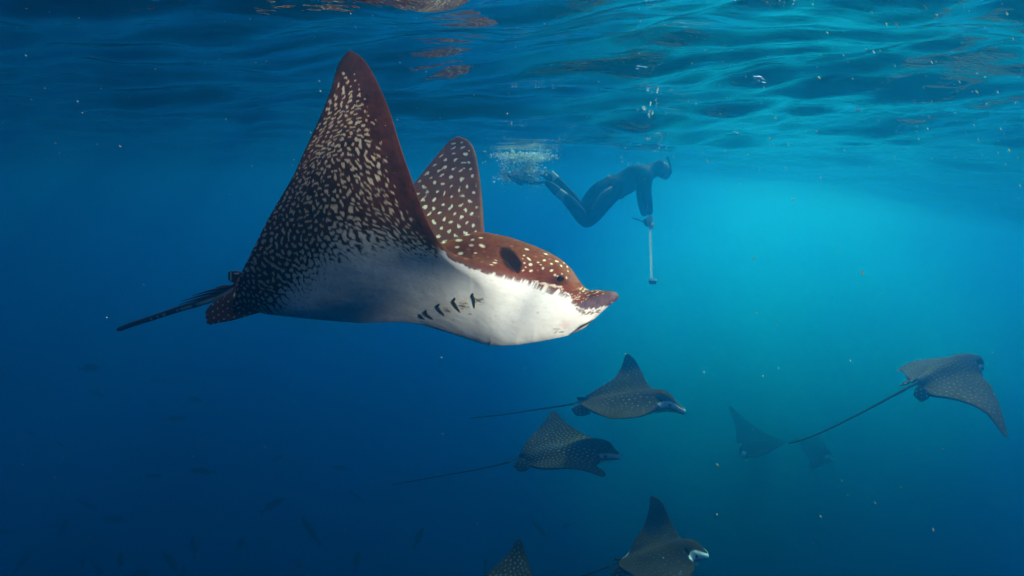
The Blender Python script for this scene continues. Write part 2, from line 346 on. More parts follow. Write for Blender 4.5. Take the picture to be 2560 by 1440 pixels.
CELL = 0.0025
T_LAB = turing(576, 800, CELL, 0.0150, 1.1, 3, 46)
T_WRM = turing(576, 800, CELL, 0.0150, 0.8, 8, 34)
T_DOT = turing(576, 800, CELL, 0.036, 1.1, 5)
N_A = noise2(11); N_B = noise2(12, beta=0.4, lo=8, hi=110)
BROWN = np.array([.165, .040, .014]); SHADED_BROWN = np.array([.048, .011, .005]); CREAM = np.array([.72, .62, .47]); WHITE = np.array([.86, .86, .82]); PURPLE = np.array([.135, .085, .100])
def lerp(a, b, t): return a*(1-t)[:, None]+b*t[:, None]
def main_colour(r):
    x, y, ay, d = r.rx, r.ry, np.abs(r.ry), r.d
    na = sample(N_A, x, y, 0.0035); nb = sample(N_B, x, y, 0.0016)
    wx = x+0.004*na; wy = y+0.004*sample(N_A, y, x, 0.0035)
    # upper side: brown with cream dots
    dots = sample(T_DOT, wx, wy, CELL); big = smooth(1.35, 1.75, dots + 0.15*nb)
    fade = smooth(0.012, 0.03, d)*(1-smooth(.44, .5, x))
    band = 1-0.75*np.exp(-((ay-0.02)/0.05)**2)*(x > 0)
    top = lerp(np.repeat(BROWN[None], len(x), 0)*(1+0.10*na)[:, None], np.repeat(CREAM[None]*1.15, len(x), 0), big*fade*band)
    # under side: white belly breaking up into worms and dots toward the tip
    kk = smooth(-.6, .9, sample(N_A, y*0.7, x*0.7, 0.0045) + 1.2*smooth(-.25, .1, x) - 0.9)
    lab = sample(T_LAB, wx*.70, wy*1.08, CELL)*(1-kk) + sample(T_WRM, wx*.70, wy*1.08, CELL)*kk
    edge0 = np.interp(x, [-.6, -.45, -.3, -.1, .1, .25, .3], [-.12, -.03, .10, .20, .245, .27, .3])
    thr = -1.9 + 2.6*smooth(0, .20, ay-edge0+0.01*na) + 0.25*smooth(.5, .8, ay)
    thr = np.where(ay < edge0-0.05, -6, thr)
    le = np.clip((x-np.interp(ay, LE[::-1, 1][::-1], LE[:, 0]))/1.0, -1, 0)     # how far behind the leading edge
    thr = thr + 3.0*np.exp(-(le/0.05)**2)*smooth(.33, .5, ay)
    thr = thr + 2.5*np.exp(-(d/0.010)**2)*smooth(.30, .4, ay) + 2*smooth(.78, .83, ay)
    m_ = smooth(-0.35, 0.35, lab+0.22*nb-thr)
    wcol = lerp(np.repeat(WHITE[None], len(x), 0), np.repeat(CREAM[None]*0.62, len(x), 0), smooth(0.02, 0.2, ay-edge0))
    wcol = wcol*(1 - .05*np.abs(na) - .07*smooth(.8, 2.2, sample(N_A, x*.35, y*2.2, .004)))[:, None]
    bot = lerp(SHADED_BROWN[None]*(1+.22*na+.12*nb)[:, None]*np.ones((len(x), 3)), wcol*(1+.10*nb)[:, None], m_)  # same brown as above, darkened here to paint in the wing's weaker light
    # ragged brown fringe that spills over the rim of the head and wing root
    fr = smooth(0.010, 0.0, d + 0.006*nb)*smooth(-.2, 0.0, x)*(ay < .4)
    bot = lerp(bot, np.repeat(BROWN[None]*0.9, len(x), 0), np.clip(fr, 0, 1)*(x < .52))
    c = np.where((r.side > 0)[:, None], top, bot)
    return c

# ================================================================== the large ray in front
MARKS = [
 (-.55, 0, 600, 708, 1.52), (-.25, 0, 810, 722, 1.42), (0, 0, 1050, 712, 1.32), (.2, 0, 1235, 706, 1.22), (.36, 0, 1375, 732, 1.13), (.47, 0, 1458, 752, 1.07), (.60, 0, 1545, 742, 1.01),
 (-.575, -.11, 578, 772, 1.42), (-.3, -.13, 770, 755, 1.30), (0, -.15, 1020, 705, 1.20), (.2, -.13, 1225, 692, 1.12), (.36, -.112, 1360, 714, 1.05), (.46, -.082, 1440, 744, 1.02),
 (.26, -.18, 1278, 692, 1.07), (.2, -.265, 1200, 671, 1.06), (.11, -.41, 1098, 605, 1.07), (.01, -.55, 1030, 450, 1.10), (-.09, -.67, 978, 290, 1.12), (-.17, -.765, 938, 195, 1.11), (-.225, -.825, 905, 145, 1.10), (-.262, -.85, 873, 125, 1.10),
 (-.305, -.76, 826, 225, 1.12), (-.315, -.64, 778, 340, 1.16), (-.34, -.50, 735, 440, 1.21), (-.39, -.37, 678, 540, 1.28), (-.45, -.26, 634, 622, 1.33), (-.52, -.175, 596, 705, 1.38),
 (-.1, -.3, 885, 605, 1.15), (-.12, -.55, 893, 370, 1.14), (0, -.25, 1010, 650, 1.14),
 (-.3, .13, 835, 700, 1.53), (0, .15, 1082, 700, 1.46), (.2, .13, 1255, 708, 1.34), (.36, .112, 1402, 752, 1.22), (.46, .082, 1475, 766, 1.13),
 (0, .3, 1125, 640, 1.6), (.2, .265, 1240, 655, 1.48), (.11, .41, 1212, 585, 1.68), (.01, .55, 1206, 505, 1.84), (-.09, .67, 1196, 420, 1.95), (-.17, .765, 1182, 366, 2.02), (-.262, .85, 1146, 342, 2.06),
 (-.305, .76, 1106, 372, 2.05), (-.315, .64, 1062, 425, 2.0), (-.34, .50, 1010, 490, 1.94), (-.39, .37, 930, 560, 1.86), (-.52, .175, 720, 672, 1.66), (-.575, .11, 628, 680, 1.6)]
TOPS = {1100: 577, 1125: 577, 1175: 578, 1225: 582, 1275: 592, 1325: 609, 1362: 624, 1400: 644, 1425: 664, 1442: 685, 1452: 702, 1465: 717, 1475: 724, 1500: 725, 1512: 728, 1532: 727, 1546: 733}
BOTS = {640: 783, 700: 790, 800: 800, 900: 808, 1000: 805, 1050: 811, 1100: 827, 1150: 842, 1212: 862, 1250: 865, 1300: 862, 1362: 852, 1420: 840, 1462: 822, 1487: 800, 1525: 765, 1546: 748}
def profile_fit(r, v):
    """press the body to its true side profile (a few millimetres to centimetres up or down)"""
    up = np.array([0, sp_, cp_])
    for it in range(3):
        X_, Y_, D_ = to_px(v)
        cols = np.arange(600, 1552, 6.0); tcur = np.full(len(cols), np.nan); bcur = np.full(len(cols), np.nan)
        body = np.abs(r.ry) < .3
        for i, c in enumerate(cols):
            s = (np.abs(X_-c) < 4)
            if s.any(): bcur[i] = Y_[s].max()
            s &= body
            if s.any(): tcur[i] = Y_[s].min()
        tt = np.interp(cols, list(TOPS), list(TOPS.values())); bt = np.interp(cols, list(BOTS), list(BOTS.values()))
        dt = np.where(np.isnan(tcur), 0, tt-tcur); db = np.where(np.isnan(bcur), 0, bt-bcur)
        dt = dt*smooth(1130, 1230, cols); db = db*smooth(600, 680, cols)
        ker = np.exp(-(np.arange(-6, 7)/2.2)**2); ker /= ker.sum()
        pad = lambda a: np.convolve(np.pad(a, 6, mode='edge'), ker, 'valid')
        dt, db = pad(dt), pad(db)
        T = np.interp(X_, cols, np.where(cols < 1180, 560, np.nan_to_num(tcur, nan=600))); B = np.interp(X_, cols, np.nan_to_num(bcur, nan=800))
        a = np.clip((Y_-T)/np.maximum(B-T, 5), 0, 1); w = 1-smooth(.28, .42, np.abs(r.ry)*(r.ry > 0)) 
        dy = (np.interp(X_, cols, dt)*(1-a)**1.3+np.interp(X_, cols, db)*a**1.3)*w
        v = v - up*(dy*D_/FPX)[:, None]
    return v
r1 = Ray(MARKS)
r1.build(60, 60, lambda r: np.ones((len(r.rx), 3))); r1.v = profile_fit(r1, r1.v)
sx, sy, _, _ = r1.find(1278, 645, 1); ex, ey, _, _ = r1.find(1397, 690, 1)
r1.bumps = [(sx, sy, 1, .026, .018, -0.3, -0.05), (sx, -sy, 1, .026, .018, 0.3, -0.05), (ex-.005, ey, 1, .038, .03, 0, 0.012), (ex-.005, -ey, 1, .038, .03, 0, 0.012)]
r1.build(300, 390, main_colour); r1.v = profile_fit(r1, r1.v)
# scalloped trailing edge
_te = (r1.d < 0.006) & (np.abs(r1.ry) > .2) & (r1.rx < np.interp(np.abs(r1.ry), [.2, .5, .85], [-.35, -.25, -.24]))
_i = np.clip((0.006-r1.d)/0.006, 0, 1)*_te*0.0022*(np.sin(np.abs(r1.ry)*2*np.pi/0.0125)*0.5+0.5)
r1.v = r1.v + (at(1280, 720, 1)-at(1278, 720, 1))[None]/np.linalg.norm(at(1280, 720, 1)-at(1278, 720, 1))*_i[:, None]
X1, Y1, D1 = to_px(r1.v)
# markings of the head: laid out on the near side, mirrored to the far side
SPOTS = [(590,243,32,12,0),(725,237,17,10,0),(808,218,20,7,0),(713,293,22,12,0),(820,298,30,14,25),(572,311,22,11,-5),(605,375,25,14,-8),(435,265,20,9,-5),(430,210,26,7,0),(475,202,22,7,-25),(665,187,35,6,0),
 (360,186,10,5,0),(755,370,16,7,0),(948,468,22,6,8),(915,488,18,4,8),(958,443,15,4,25),(1268,333,20,8,12),(1458,380,18,6,15),(1240,395,10,8,0),(1228,428,6,5,0),(1290,430,24,8,40),(1245,470,9,8,0),(1305,485,18,14,0),
 (1257,512,8,7,0),(1232,545,14,6,-25),(1310,548,18,10,-20),(1380,463,12,6,0),(1408,488,10,5,0),(1443,443,15,9,0),(1515,478,12,8,20),(1568,453,18,6,18),(1613,498,12,6,60),(1430,522,9,14,20),(1515,545,17,11,-30),
 (1550,590,12,12,0),(1578,603,10,10,0),(1620,578,7,7,0),(1618,610,8,8,0),(1665,617,7,13,0),(1672,508,7,8,0),(1680,552,5,8,0),(1640,470,9,4,30)]
FAINT = [(728,400,15,8,0),(683,335,20,6,10),(840,355,14,6,20),(880,410,14,6,20),(660,430,20,6,0),(780,420,14,5,0),(820,460,16,5,0),(1355,405,14,8,0),(1425,400,12,5,0),(1380,545,9,9,0),(1500,430,14,6,15),(1120,300,14,7,0),(560,395,14,7,0)]
def blobs(lst, X, Y, soft=0.35):
    a = np.zeros(len(X))
    for zx, zy, rx, ry, an in lst:
        cx, cy, rx, ry = 1000+zx/4, 540+zy/4, rx/4, ry/4; c, s = math.cos(R(an)), math.sin(R(an))
        u = ((X-cx)*c+(Y-cy)*s)/rx; v = (-(X-cx)*s+(Y-cy)*c)/ry
        a = np.maximum(a, 1-smooth(1-soft, 1+soft, np.sqrt(u*u+v*v)))
    return a
def n1(seed, x, scale):
    t = np.random.default_rng(seed).normal(size=4096); f = x/scale; i = np.floor(f).astype(int); a = f-i; a = a*a*(3-2*a)
    return t[i % 4096]*(1-a)+t[(i+1) % 4096]*a
def nn(seed, x, y, sx_, sy_):
    t = np.random.default_rng(seed).normal(size=(256, 256)); fx, fy = x/sx_, y/sy_; i, j = np.floor(fx).astype(int), np.floor(fy).astype(int); a, b = fx-i, fy-j; a = a*a*(3-2*a); b = b*b*(3-2*b)
    g = lambda p, q: t[p % 256, q % 256]
    return g(i, j)*(1-a)*(1-b)+g(i+1, j)*a*(1-b)+g(i, j+1)*(1-a)*b+g(i+1, j+1)*a*b
def paint_head(r, X, Y):
    c = r.col[:, :3].copy()
    sel = (r.ry <= 0) & (X > 1085) & (r.rx > .02) & (np.abs(r.ry) < .42) & (Y > 560)
    S = np.where(sel)[0]; x, y = X[S], Y[S]; k = c[S]
    nb = nn(1, x, y, 7, 5); nc = nn(2, x, y, 3.0, 2.2); nd = nn(3, x, y, 2.0, 9.0)
    bx = [1085, 1100, 1125, 1150, 1200, 1250, 1300, 1350, 1385, 1402, 1425, 1440, 1460, 1490, 1520, 1548]
    by = [590, 615, 646, 660, 679, 690, 702, 713, 722, 724, 738, 762, 773, 773, 763, 747]
    edge = np.interp(x, bx, by)
    near_head = smooth(1290, 1350, x)
    brown = BROWN[None]*(1+0.12*nb)[:, None]*np.ones((len(x), 3))
    # rosier, greyer skin over the crown and along the rim
    rim_f = np.exp(-((edge-y-5)/7.0)**2); grey = np.clip(rim_f*0.7*(x < 1340) + smooth(1400, 1450, x)*0.55*(y < 705), 0, 1)
    brown = lerp(brown, np.repeat(np.array([[.20, .105, .085]]), len(x), 0), grey)
    brown = lerp(brown, np.repeat(CREAM[None]*1.12, len(x), 0), blobs(SPOTS, x, y)*0.95)
    brown = lerp(brown, np.repeat(np.array([[.42, .16, .08]]), len(x), 0), blobs(FAINT, x, y, .6)*0.6)
    brown = brown*(1-0.62*np.exp(-(((x-1395)/26)**2+((y-703)/13)**2)**1.4))[:, None]
    # streaks where brown runs down to the snout
    pc = np.interp(x, [1395, 1420, 1450, 1480, 1510, 1548], [778, 772, 757, 743, 735, 727])
    q = (pc-y); st = np.sin(q*2*np.pi/7.5 + 1.6*nn(5, x, y, 14, 9)) + 0.9*nn(6, x+0.8*y, y, 5.5, 2.5)
    zone = smooth(1398, 1412, x)*(1-smooth(1505, 1520, x))*(q > 0)*smooth(44, 30, y*0+q)
    brown = lerp(brown, np.repeat(CREAM[None], len(x), 0), smooth(0.75, 1.15, st)*zone*0.9)
    # purple-grey shovel lip
    pur = smooth(1.5, -2.5, q + 1.2*nb)*smooth(1412, 1440, x + 3*nb)
    brown = lerp(brown, PURPLE[None]*(1+0.18*nd)[:, None]*np.ones((len(x), 3)), pur)
    white = WHITE[None]*(1-0.05*np.abs(nb)-.06*smooth(.6, 2, nn(15, x+2*y, y-.45*x, 60, 5)))[:, None]
    flap = np.exp(-(((x-1120)*.97-(y-772)*.25)/78)**4-(((x-1120)*.25+(y-772)*.97)/19)**4)
    white = lerp(white, np.repeat(np.array([[.80, .74, .58]]), len(x), 0), flap*.7)
    # the border: fine white teeth on the rim, larger scallops below the eye, speckle on the chin
    amp = np.interp(x, [1085, 1200, 1300, 1340, 1400, 1430, 1548], [3.0, 2.8, 2.8, 3.6, 4.0, 3.2, 2.2])
    dd = y-edge + amp*(0.75*n1(7, x, 3.2) + 0.5*n1(8, x+0.3*y, 9) + 0.3*nc)
    w = smooth(-1.2, 1.4, dd)
    # mottled belts
    belt = np.exp(-((y-edge-7)/9.0)**2)*np.interp(x, [1085, 1320, 1350, 1400, 1450, 1500], [0.25, .3, .75, .9, .95, .6])
    spk = smooth(0.9, 1.5, nn(9, x, y, 3.4, 2.8)+belt*1.5+0.3*nb)
    patch = np.exp(-(((x-1380)/24)**2+((y-731)/7)**2)*1.3)
    spk = np.maximum(spk*smooth(.25, .6, belt), smooth(.45, .8, patch+0.25*nb))
    white = lerp(white, np.repeat(np.array([[.13, .075, .05]]), len(x), 0), spk*0.85)
    pale = np.exp(-((y-edge+6)/4.0)**2)*smooth(1325, 1345, x)*(1-smooth(1400, 1412, x))
    brown = lerp(brown, np.repeat(CREAM[None], len(x), 0), smooth(0.35, .9, pale + 0.55*nn(10, x, y, 6, 3) - .1)*(pale > .2))
    # gill field speckle, mouth, pink corner
    k2 = lerp(brown, white, w)
    mouth = np.interp(x, [1425, 1436, 1450, 1470, 1490], [836, 829, 818, 808, 797])
    mm = np.exp(-((y-mouth)/np.interp(x, [1425, 1450, 1490], [2.0, 4.5, 2.0]))**2)*smooth(1418, 1428, x)*(1-smooth(1484, 1494, x))
    k2 = lerp(k2, np.repeat(np.array([[.045, .025, .02]]), len(x), 0), np.clip(mm*1.2, 0, 1))
    ch = smooth(.9, 1.5, nn(11, x, y, 3, 3)+1.3*np.exp(-((x-1392)/10)**2-((y-826)/8)**2)+.9*np.exp(-((x-1465)/28)**2-((y-782)/7)**2)+.6*np.exp(-((x-1450)/14)**2-((y-826)/7)**2))
    k2 = lerp(k2, np.repeat(np.array([[.22, .12, .08]]), len(x), 0), ch*.8*smooth(.3, .6, np.exp(-((x-1392)/12)**2-((y-826)/10)**2)+np.exp(-((x-1465)/30)**2-((y-782)/9)**2)+np.exp(-((x-1450)/16)**2-((y-826)/9)**2)))
    k2 = lerp(k2, np.repeat(np.array([[.80, .55, .50]]), len(x), 0), .6*np.exp(-((x-1412)/14)**2-((y-812)/8)**2))
    # spiracle lining
    _u = ((x-1276)*.62+(y-648)*.78)/41; _v = (-(x-1276)*.78+(y-648)*.62)/23
    sp = 1-smooth(.72, 1.05, np.sqrt(_u*_u+_v*_v)+.04*nb)
    k2 = lerp(k2, np.repeat(np.array([[.030, .010, .006]]), len(x), 0), sp*(y < edge-5))
    for gx, gy, s_ in ((1190, 752, 14), (1152, 764, 13), (1113, 776, 11), (1088, 788, 9)):
        fan = np.exp(-(((x-gx-s_*.5)/s_)**2+((y-gy)/(s_*.7))**2)); k2 = lerp(k2, np.repeat(np.array([[.12, .08, .05]]), len(x), 0), smooth(.9, 1.4, nn(12, x, y, 2.6, 2.2)+1.3*fan)*.85*(fan > .3))
    bl = smooth(sel.sum()*0+0.0, 1.0, (x-1085)/35.0)
    onbody = smooth(.42, .36, np.abs(r.ry[S]))
    c[S] = lerp(k, k2, bl*onbody)
    # mirror
    nr, nc_ = r.rows, r.ns; cc = c.reshape(2, nr, nc_, 3); h = nr//2; cc[:, h+1:] = cc[:, :h][:, ::-1]
    # far wing keeps its own dots outside the head
    far = r.col[:, :3].reshape(2, nr, nc_, 3)[:, h+1:]; ms = sel.reshape(2, nr, nc_)[:, :h][:, ::-1]
    cc[:, h+1:] = np.where(ms[..., None], cc[:, h+1:], far)
    return cc.reshape(-1, 3)
r1.col[:, :3] = np.clip(paint_head(r1, X1, Y1), 0, 1)
pieces = [(r1.v, r1.f, r1.col)]
def tube_cols(n, seg, fn, caps=True):
    K = np.array([[fn(i/(n-1), j/seg) for j in range(seg)] for i in range(n)], float).reshape(-1, 3)
    return np.vstack([K, K[0], K[-1]]) if caps else K
def path3(pts, n): return hermite(np.array([at(*p) for p in pts]), np.linspace(0, 1, n))
tp = path3([(660, 706, 1.47), (625, 707, 1.50), (597, 716, 1.53), (560, 735, 1.56), (500, 757, 1.6), (440, 775, 1.64), (380, 795, 1.7), (330, 811, 1.75), (296, 824, 1.8)], 90)
tr = np.interp(np.linspace(0, 1, 90), [0, .1, .25, .5, .8, .98, 1], [.022, .018, .0125, .0095, .0085, .0080, .006])
_r = np.random.default_rng(4); _dash = _r.random(90) < .5
def tail_col(u, a):
    top = abs(a-0.62) < 0.09
    if top and .12 < u < .42: return CREAM*1.1
    if top and .42 <= u < .72 and _dash[int(u*89)]: return CREAM*0.8
    return np.array([.05, .018, .012])
v, f = tube(tp, tr, 16); pieces.append((v, f, tube_cols(90, 16, tail_col)))
DK = np.array([.055, .018, .011])
def fin_cols(v, seed, base=BROWN*0.8, lam=0.02, thr=1.6, sc=3.0):
    X_, Y_, _ = to_px(v); dd = sample(turing(200, 200, 1.0, 13.0/sc*3, 1.1, seed, 50), X_, Y_, 1.0, 0, 0)
    return lerp(np.repeat(base[None], len(v), 0), np.repeat(CREAM[None]*1.1, len(v), 0), smooth(thr, thr+.5, dd))
v, f = fin(at(606, 722, 1.47), at(652, 781, 1.42), at(512, 764, 1.50), at(519, 824, 1.46), .011, 60, belly=.006); pieces.append((v, f, fin_cols(v, 21)))
v, f = fin(at(625, 700, 1.60), at(680, 690, 1.64), at(585, 690, 1.74), at(622, 676, 1.78), .011, 40); pieces.append((v, f, fin_cols(v, 22)))
v, f = fin(at(612, 712, 1.515), at(612, 682, 1.515), at(571, 708, 1.53), at(570, 672, 1.53), .016, 40, belly=0.003)
X_, Y_, _ = to_px(v); k = np.repeat(DK[None], len(v), 0); k = lerp(k, np.repeat(CREAM[None], len(v), 0), np.clip(np.exp(-((X_-577)/1.6)**2)*smooth(678, 684, Y_)*(1-smooth(700, 705, Y_))+np.exp(-((Y_-684)/1.8)**2)*smooth(584, 588, X_)*(1-smooth(596, 599, X_))+np.exp(-(((X_-600)/4)**2+((Y_-706)/5)**2)), 0, 1)); pieces.append((v, f, k))
ray1 = assemble('spotted_eagle_ray', pieces)
C1 = at(1050, 700, 1.32); recenter(ray1, C1)
tag(ray1, 'largest brown eagle ray in front with white belly and raised dotted wings', 'ray', 'spotted eagle rays')
for k_, (a, b) in enumerate((((589, 719, 1.52), (539, 719, 1.60)), ((590, 717, 1.525), (481, 739, 1.63)), ((575, 726, 1.54), (454, 753, 1.64)), ((560, 736, 1.55), (447, 762, 1.63)))):
    p = hermite(np.array([at(*a), (at(*a)+at(*b))/2 + np.array([0, 0, .004]), at(*b)]), np.linspace(0, 1, 14)); v, f = tube(p, np.interp(np.linspace(0, 1, 14), [0, .2, 1], [.004, .0052, .0009]), 8)
    o = mesh_obj('tail_spine', v, f, M_SPINE); child(o, ray1)
def strip(pts, w, name, parent, m, lift=0.0012):
    P = []
    for px, py in hermite(np.array(pts, float), np.linspace(0, 1, 14)):
        rx, ry, v_, _ = r1.find(px, py, -1); P.append(v_)
    P = np.array(P); P[1:-1] = (P[:-2]+P[1:-1]+P[2:])/3; P = P - at(1280, 720, 1)*0 + (np.array([0, 0, CZ])-P)*0.0012
    v, f = tube(P, w*np.sin(np.linspace(.15, np.pi-.1, 14))**.6*np.interp(np.linspace(0, 1, 14), [0, 1], [1.2, .7]), 8); o = mesh_obj(name, v, f, m); child(o, parent)
for g in (((1183, 733), (1180, 740), (1184, 748), (1185, 760), (1186, 770)), ((1138, 746), (1132, 754), (1138, 763), (1144, 773), (1150, 781)), ((1098, 761), (1093, 768), (1100, 778), (1107, 785), (1110, 791)), ((1066, 776), (1063, 782), (1070, 790), (1078, 796), (1082, 801)), ((1050, 787), (1052, 792), (1057, 797), (1061, 800))):
    strip(g, 0.0031, 'gill_slit', ray1, M_GILL)
hx, hy, hv_, _ = r1.find(1398, 702, 1)
for s_ in (-1, 1):
    i = np.argmin((r1.rx-hx)**2+(r1.ry-s_*abs(hy))**2+(r1.side < 0)*9); mid = r1.v[np.argmin((r1.rx-hx)**2+r1.ry**2+(r1.side < 0)*9)]
    dq = mid-r1.v[i]; o = ball('eye', r1.v[i]+dq/np.linalg.norm(dq)*.0070, .0086, M_EYE, 24); child(o, ray1)
# the photographer's flash heads on their arms: one high for the wings, one low at the right for the throat; plus an added fill spot for the back
def strobe_or_fill(loc, aim, watts, cone, soft=.04):
    fl = bpy.data.lights.new('strobe_or_fill_lamp', 'SPOT'); fl.energy = watts; fl.color = (1.0, 0.90, 0.76); fl.shadow_soft_size = soft; fl.cycles.use_multiple_importance_sampling = False; fl.spot_size = R(cone); fl.spot_blend = 1.0
    o = bpy.data.objects.new('strobe_or_fill_lamp', fl); C.objects.link(o); o.location = loc
    o.rotation_euler = (Vector(at(*aim))-Vector(loc)).to_track_quat('-Z', 'Y').to_euler()
strobe_or_fill((0.15, 0.50, -0.10), (985, 250, 1.3), 15, 56)
strobe_or_fill((0.44, 0.34, CZ-0.14), (1345, 780, 1.08), 20, 28)
strobe_or_fill((0.26, 0.66, -0.11), (1245, 610, 1.25), 3.6, 62)  # unseen fill spot added to brighten the head top, beyond the two flash heads

# ================================================================== the other rays
def other_colour(lam_tex, thr, base, spot):
    def fn(r):
        x, y, ay, d = r.rx, r.ry, np.abs(r.ry), r.d
        dots = sample(lam_tex, x, y, CELL*1.0)
        m_ = smooth(thr, thr+.35, dots + 0.1*sample(N_B, x, y, .002))*smooth(.01, .03, d)*(1-smooth(.40, .47, x))
        m_ = m_*(1-0.8*smooth(-.02, .18, x)*smooth(.12, .05, ay))
        m_ *= 1-0.8*np.exp(-((x-np.interp(ay, LE[::-1, 1][::-1], LE[:, 0]))/0.05)**2)
        top = lerp(np.repeat(base[None], len(x), 0)*(1+.12*sample(N_A, x, y, .004))[:, None], np.repeat(spot[None], len(x), 0), m_)
        bot = lerp(np.repeat(WHITE[None], len(x), 0), np.repeat(base[None]*.8, len(x), 0), smooth(.22, .34, ay))
        # dark lip line and eye stripe round the head
        bot = lerp(bot, np.repeat(base[None], len(x), 0), np.clip(smooth(.012, 0, d), 0, 1))
        top = top*(1-.7*np.exp(-(((x-.27)/.03)**2+((ay-.10)/.018)**2)))[:, None]
        top = lerp(top, np.repeat(WHITE[None]*.9, len(x), 0), smooth(.034, .020, d)*smooth(.20, .27, x)*(1-smooth(.58, .60, x))*(ay < .16))
        return np.where((r.side > 0)[:, None], top, bot)
    return fn
T_O1 = turing(400, 400, CELL, 0.050, 1.1, 31, 60); T_O2 = turing(400, 400, CELL, 0.042, 1.1, 32, 60)
GREYB = np.array([.045, .021, .008]); SPO = np.array([.50, .48, .36])
def make_ray(label, marks, colour, tail, pelvics, dorsal=None, res=100, thick=.8, trad=.009):
    r = Ray(marks, thick)
    r.bumps = [(.27, -.10, 1, .028, .018, 0, -.03), (.27, .10, 1, .028, .018, 0, -.03), (.38, -.1, 1, .03, .03, 0, .012), (.38, .1, 1, .03, .03, 0, .012)]
    r.build(res, res+20, colour); P = [(r.v, r.f, r.col)]
    n = 50; tp = path3(tail, n); v, f = tube(tp, np.interp(np.linspace(0, 1, n), [0, .12, .3, 1], [trad*2, trad*1.4, trad, trad*.55]), 10)
    P.append((v, f, tube_cols(n, 10, lambda u, a: SPO*.8 if (abs(a-.6) < .12 and .06 < u < .26) else GREYB*.5)))
    for q in pelvics:
        v, f = fin(*[at(*p) for p in q], .012, 30); kk = sample(T_O2, v[:, 0]*1.3, v[:, 2]*1.3+v[:, 1], CELL)
        P.append((v, f, lerp(np.repeat(GREYB[None]*.9, len(v), 0), np.repeat(SPO[None], len(v), 0), smooth(1.6, 2.0, kk))))
    if dorsal: v, f = fin(*[at(*p) for p in dorsal], .02, 20); P.append((v, f, GREYB*.6))
    o = assemble('spotted_eagle_ray', P); i = np.argmin(r.rx**2+r.ry**2+(r.side < 0)); recenter(o, r.v[i]); tag(o, label, 'ray', 'spotted eagle rays')
    for s_ in (-1, 1):
        j = np.argmin((r.rx-.385)**2+(r.ry-s_*.103)**2+(r.side < 0)*9); e = ball('eye', r.v[j], .011, M_EYE, 12); child(e, o)
    return r, o
make_ray('dark ray just below the diver pole, pale jaw pointing right, one wing raised', [
 (.6, 0, 1714, 1031, 4.35), (.36, 0, 1664, 1003, 4.42), (.2, 0, 1630, 1000, 4.48), (0, 0, 1580, 1003, 4.52), (-.3, 0, 1515, 1006, 4.55), (-.55, 0, 1466, 1003, 4.6),
 (.31, .13, 1652, 988, 4.55), (.2, .265, 1632, 975, 4.65), (.01, .55, 1608, 938, 4.8), (-.17, .765, 1590, 903, 4.9), (-.262, .85, 1571, 885, 4.92), (-.315, .64, 1554, 914, 4.9), (-.34, .5, 1540, 940, 4.8), (-.45, .26, 1500, 968, 4.7), (-.575, .11, 1465, 990, 4.62),
 (.36, -.112, 1668, 1018, 4.35), (.2, -.265, 1632, 1030, 4.25), (.01, -.55, 1588, 1044, 4.1), (-.262, -.85, 1530, 1047, 3.9), (-.34, -.5, 1500, 1038, 4.08), (-.45, -.26, 1472, 1025, 4.3), (-.575, -.11, 1450, 1012, 4.5), (0, -.3, 1575, 1030, 4.25)],
 other_colour(T_O1, 1.9, GREYB, SPO), [(1500, 1002, 4.55), (1466, 1002, 4.6), (1420, 1012, 4.65), (1360, 1021, 4.7), (1260, 1036, 4.8), (1177, 1045, 4.9)],
 [((1468, 1006, 4.55), (1476, 1035, 4.45), (1423, 1018, 4.6), (1444, 1045, 4.5))], ((1468, 1004, 4.6), (1470, 994, 4.6), (1443, 1001, 4.65), (1441, 990, 4.65)), 110)
make_ray('dark ray with dense white dots, below and left of another, near wingtip curled down', [
 (.6, 0, 1551, 1140, 4.3), (.36, 0, 1517, 1128, 4.35), (.2, 0, 1480, 1126, 4.4), (0, 0, 1430, 1132, 4.45), (-.3, 0, 1355, 1140, 4.5), (-.55, 0, 1307, 1144, 4.55),
 (.31, .13, 1507, 1109, 4.5), (.2, .265, 1462, 1087, 4.6), (.01, .55, 1412, 1054, 4.8), (-.262, .85, 1383, 1027, 4.95), (-.315, .64, 1364, 1050, 4.85), (-.34, .5, 1345, 1073, 4.8), (-.45, .26, 1318, 1103, 4.65), (-.575, .11, 1302, 1130, 4.57),
 (.36, -.112, 1510, 1146, 4.3), (.2, -.265, 1500, 1156, 4.2), (.01, -.55, 1501, 1172, 4.05), (-.262, -.85, 1509, 1192, 3.9), (-.315, -.64, 1470, 1180, 4.05), (-.34, -.5, 1430, 1172, 4.15), (-.45, -.26, 1350, 1172, 4.35), (-.575, -.11, 1310, 1160, 4.5), (0, -.3, 1440, 1156, 4.2)],
 other_colour(T_O2, 1.55, GREYB, SPO*1.1), [(1340, 1142, 4.5), (1307, 1144, 4.55), (1270, 1156, 4.6), (1200, 1172, 4.65), (1080, 1194, 4.75), (980, 1212, 4.85)],
 [((1310, 1146, 4.5), (1325, 1172, 4.4), (1277, 1160, 4.5), (1303, 1184, 4.45))], ((1312, 1142, 4.52), (1314, 1134, 4.52), (1297, 1143, 4.55), (1297, 1134, 4.55)), 110, trad=.007)
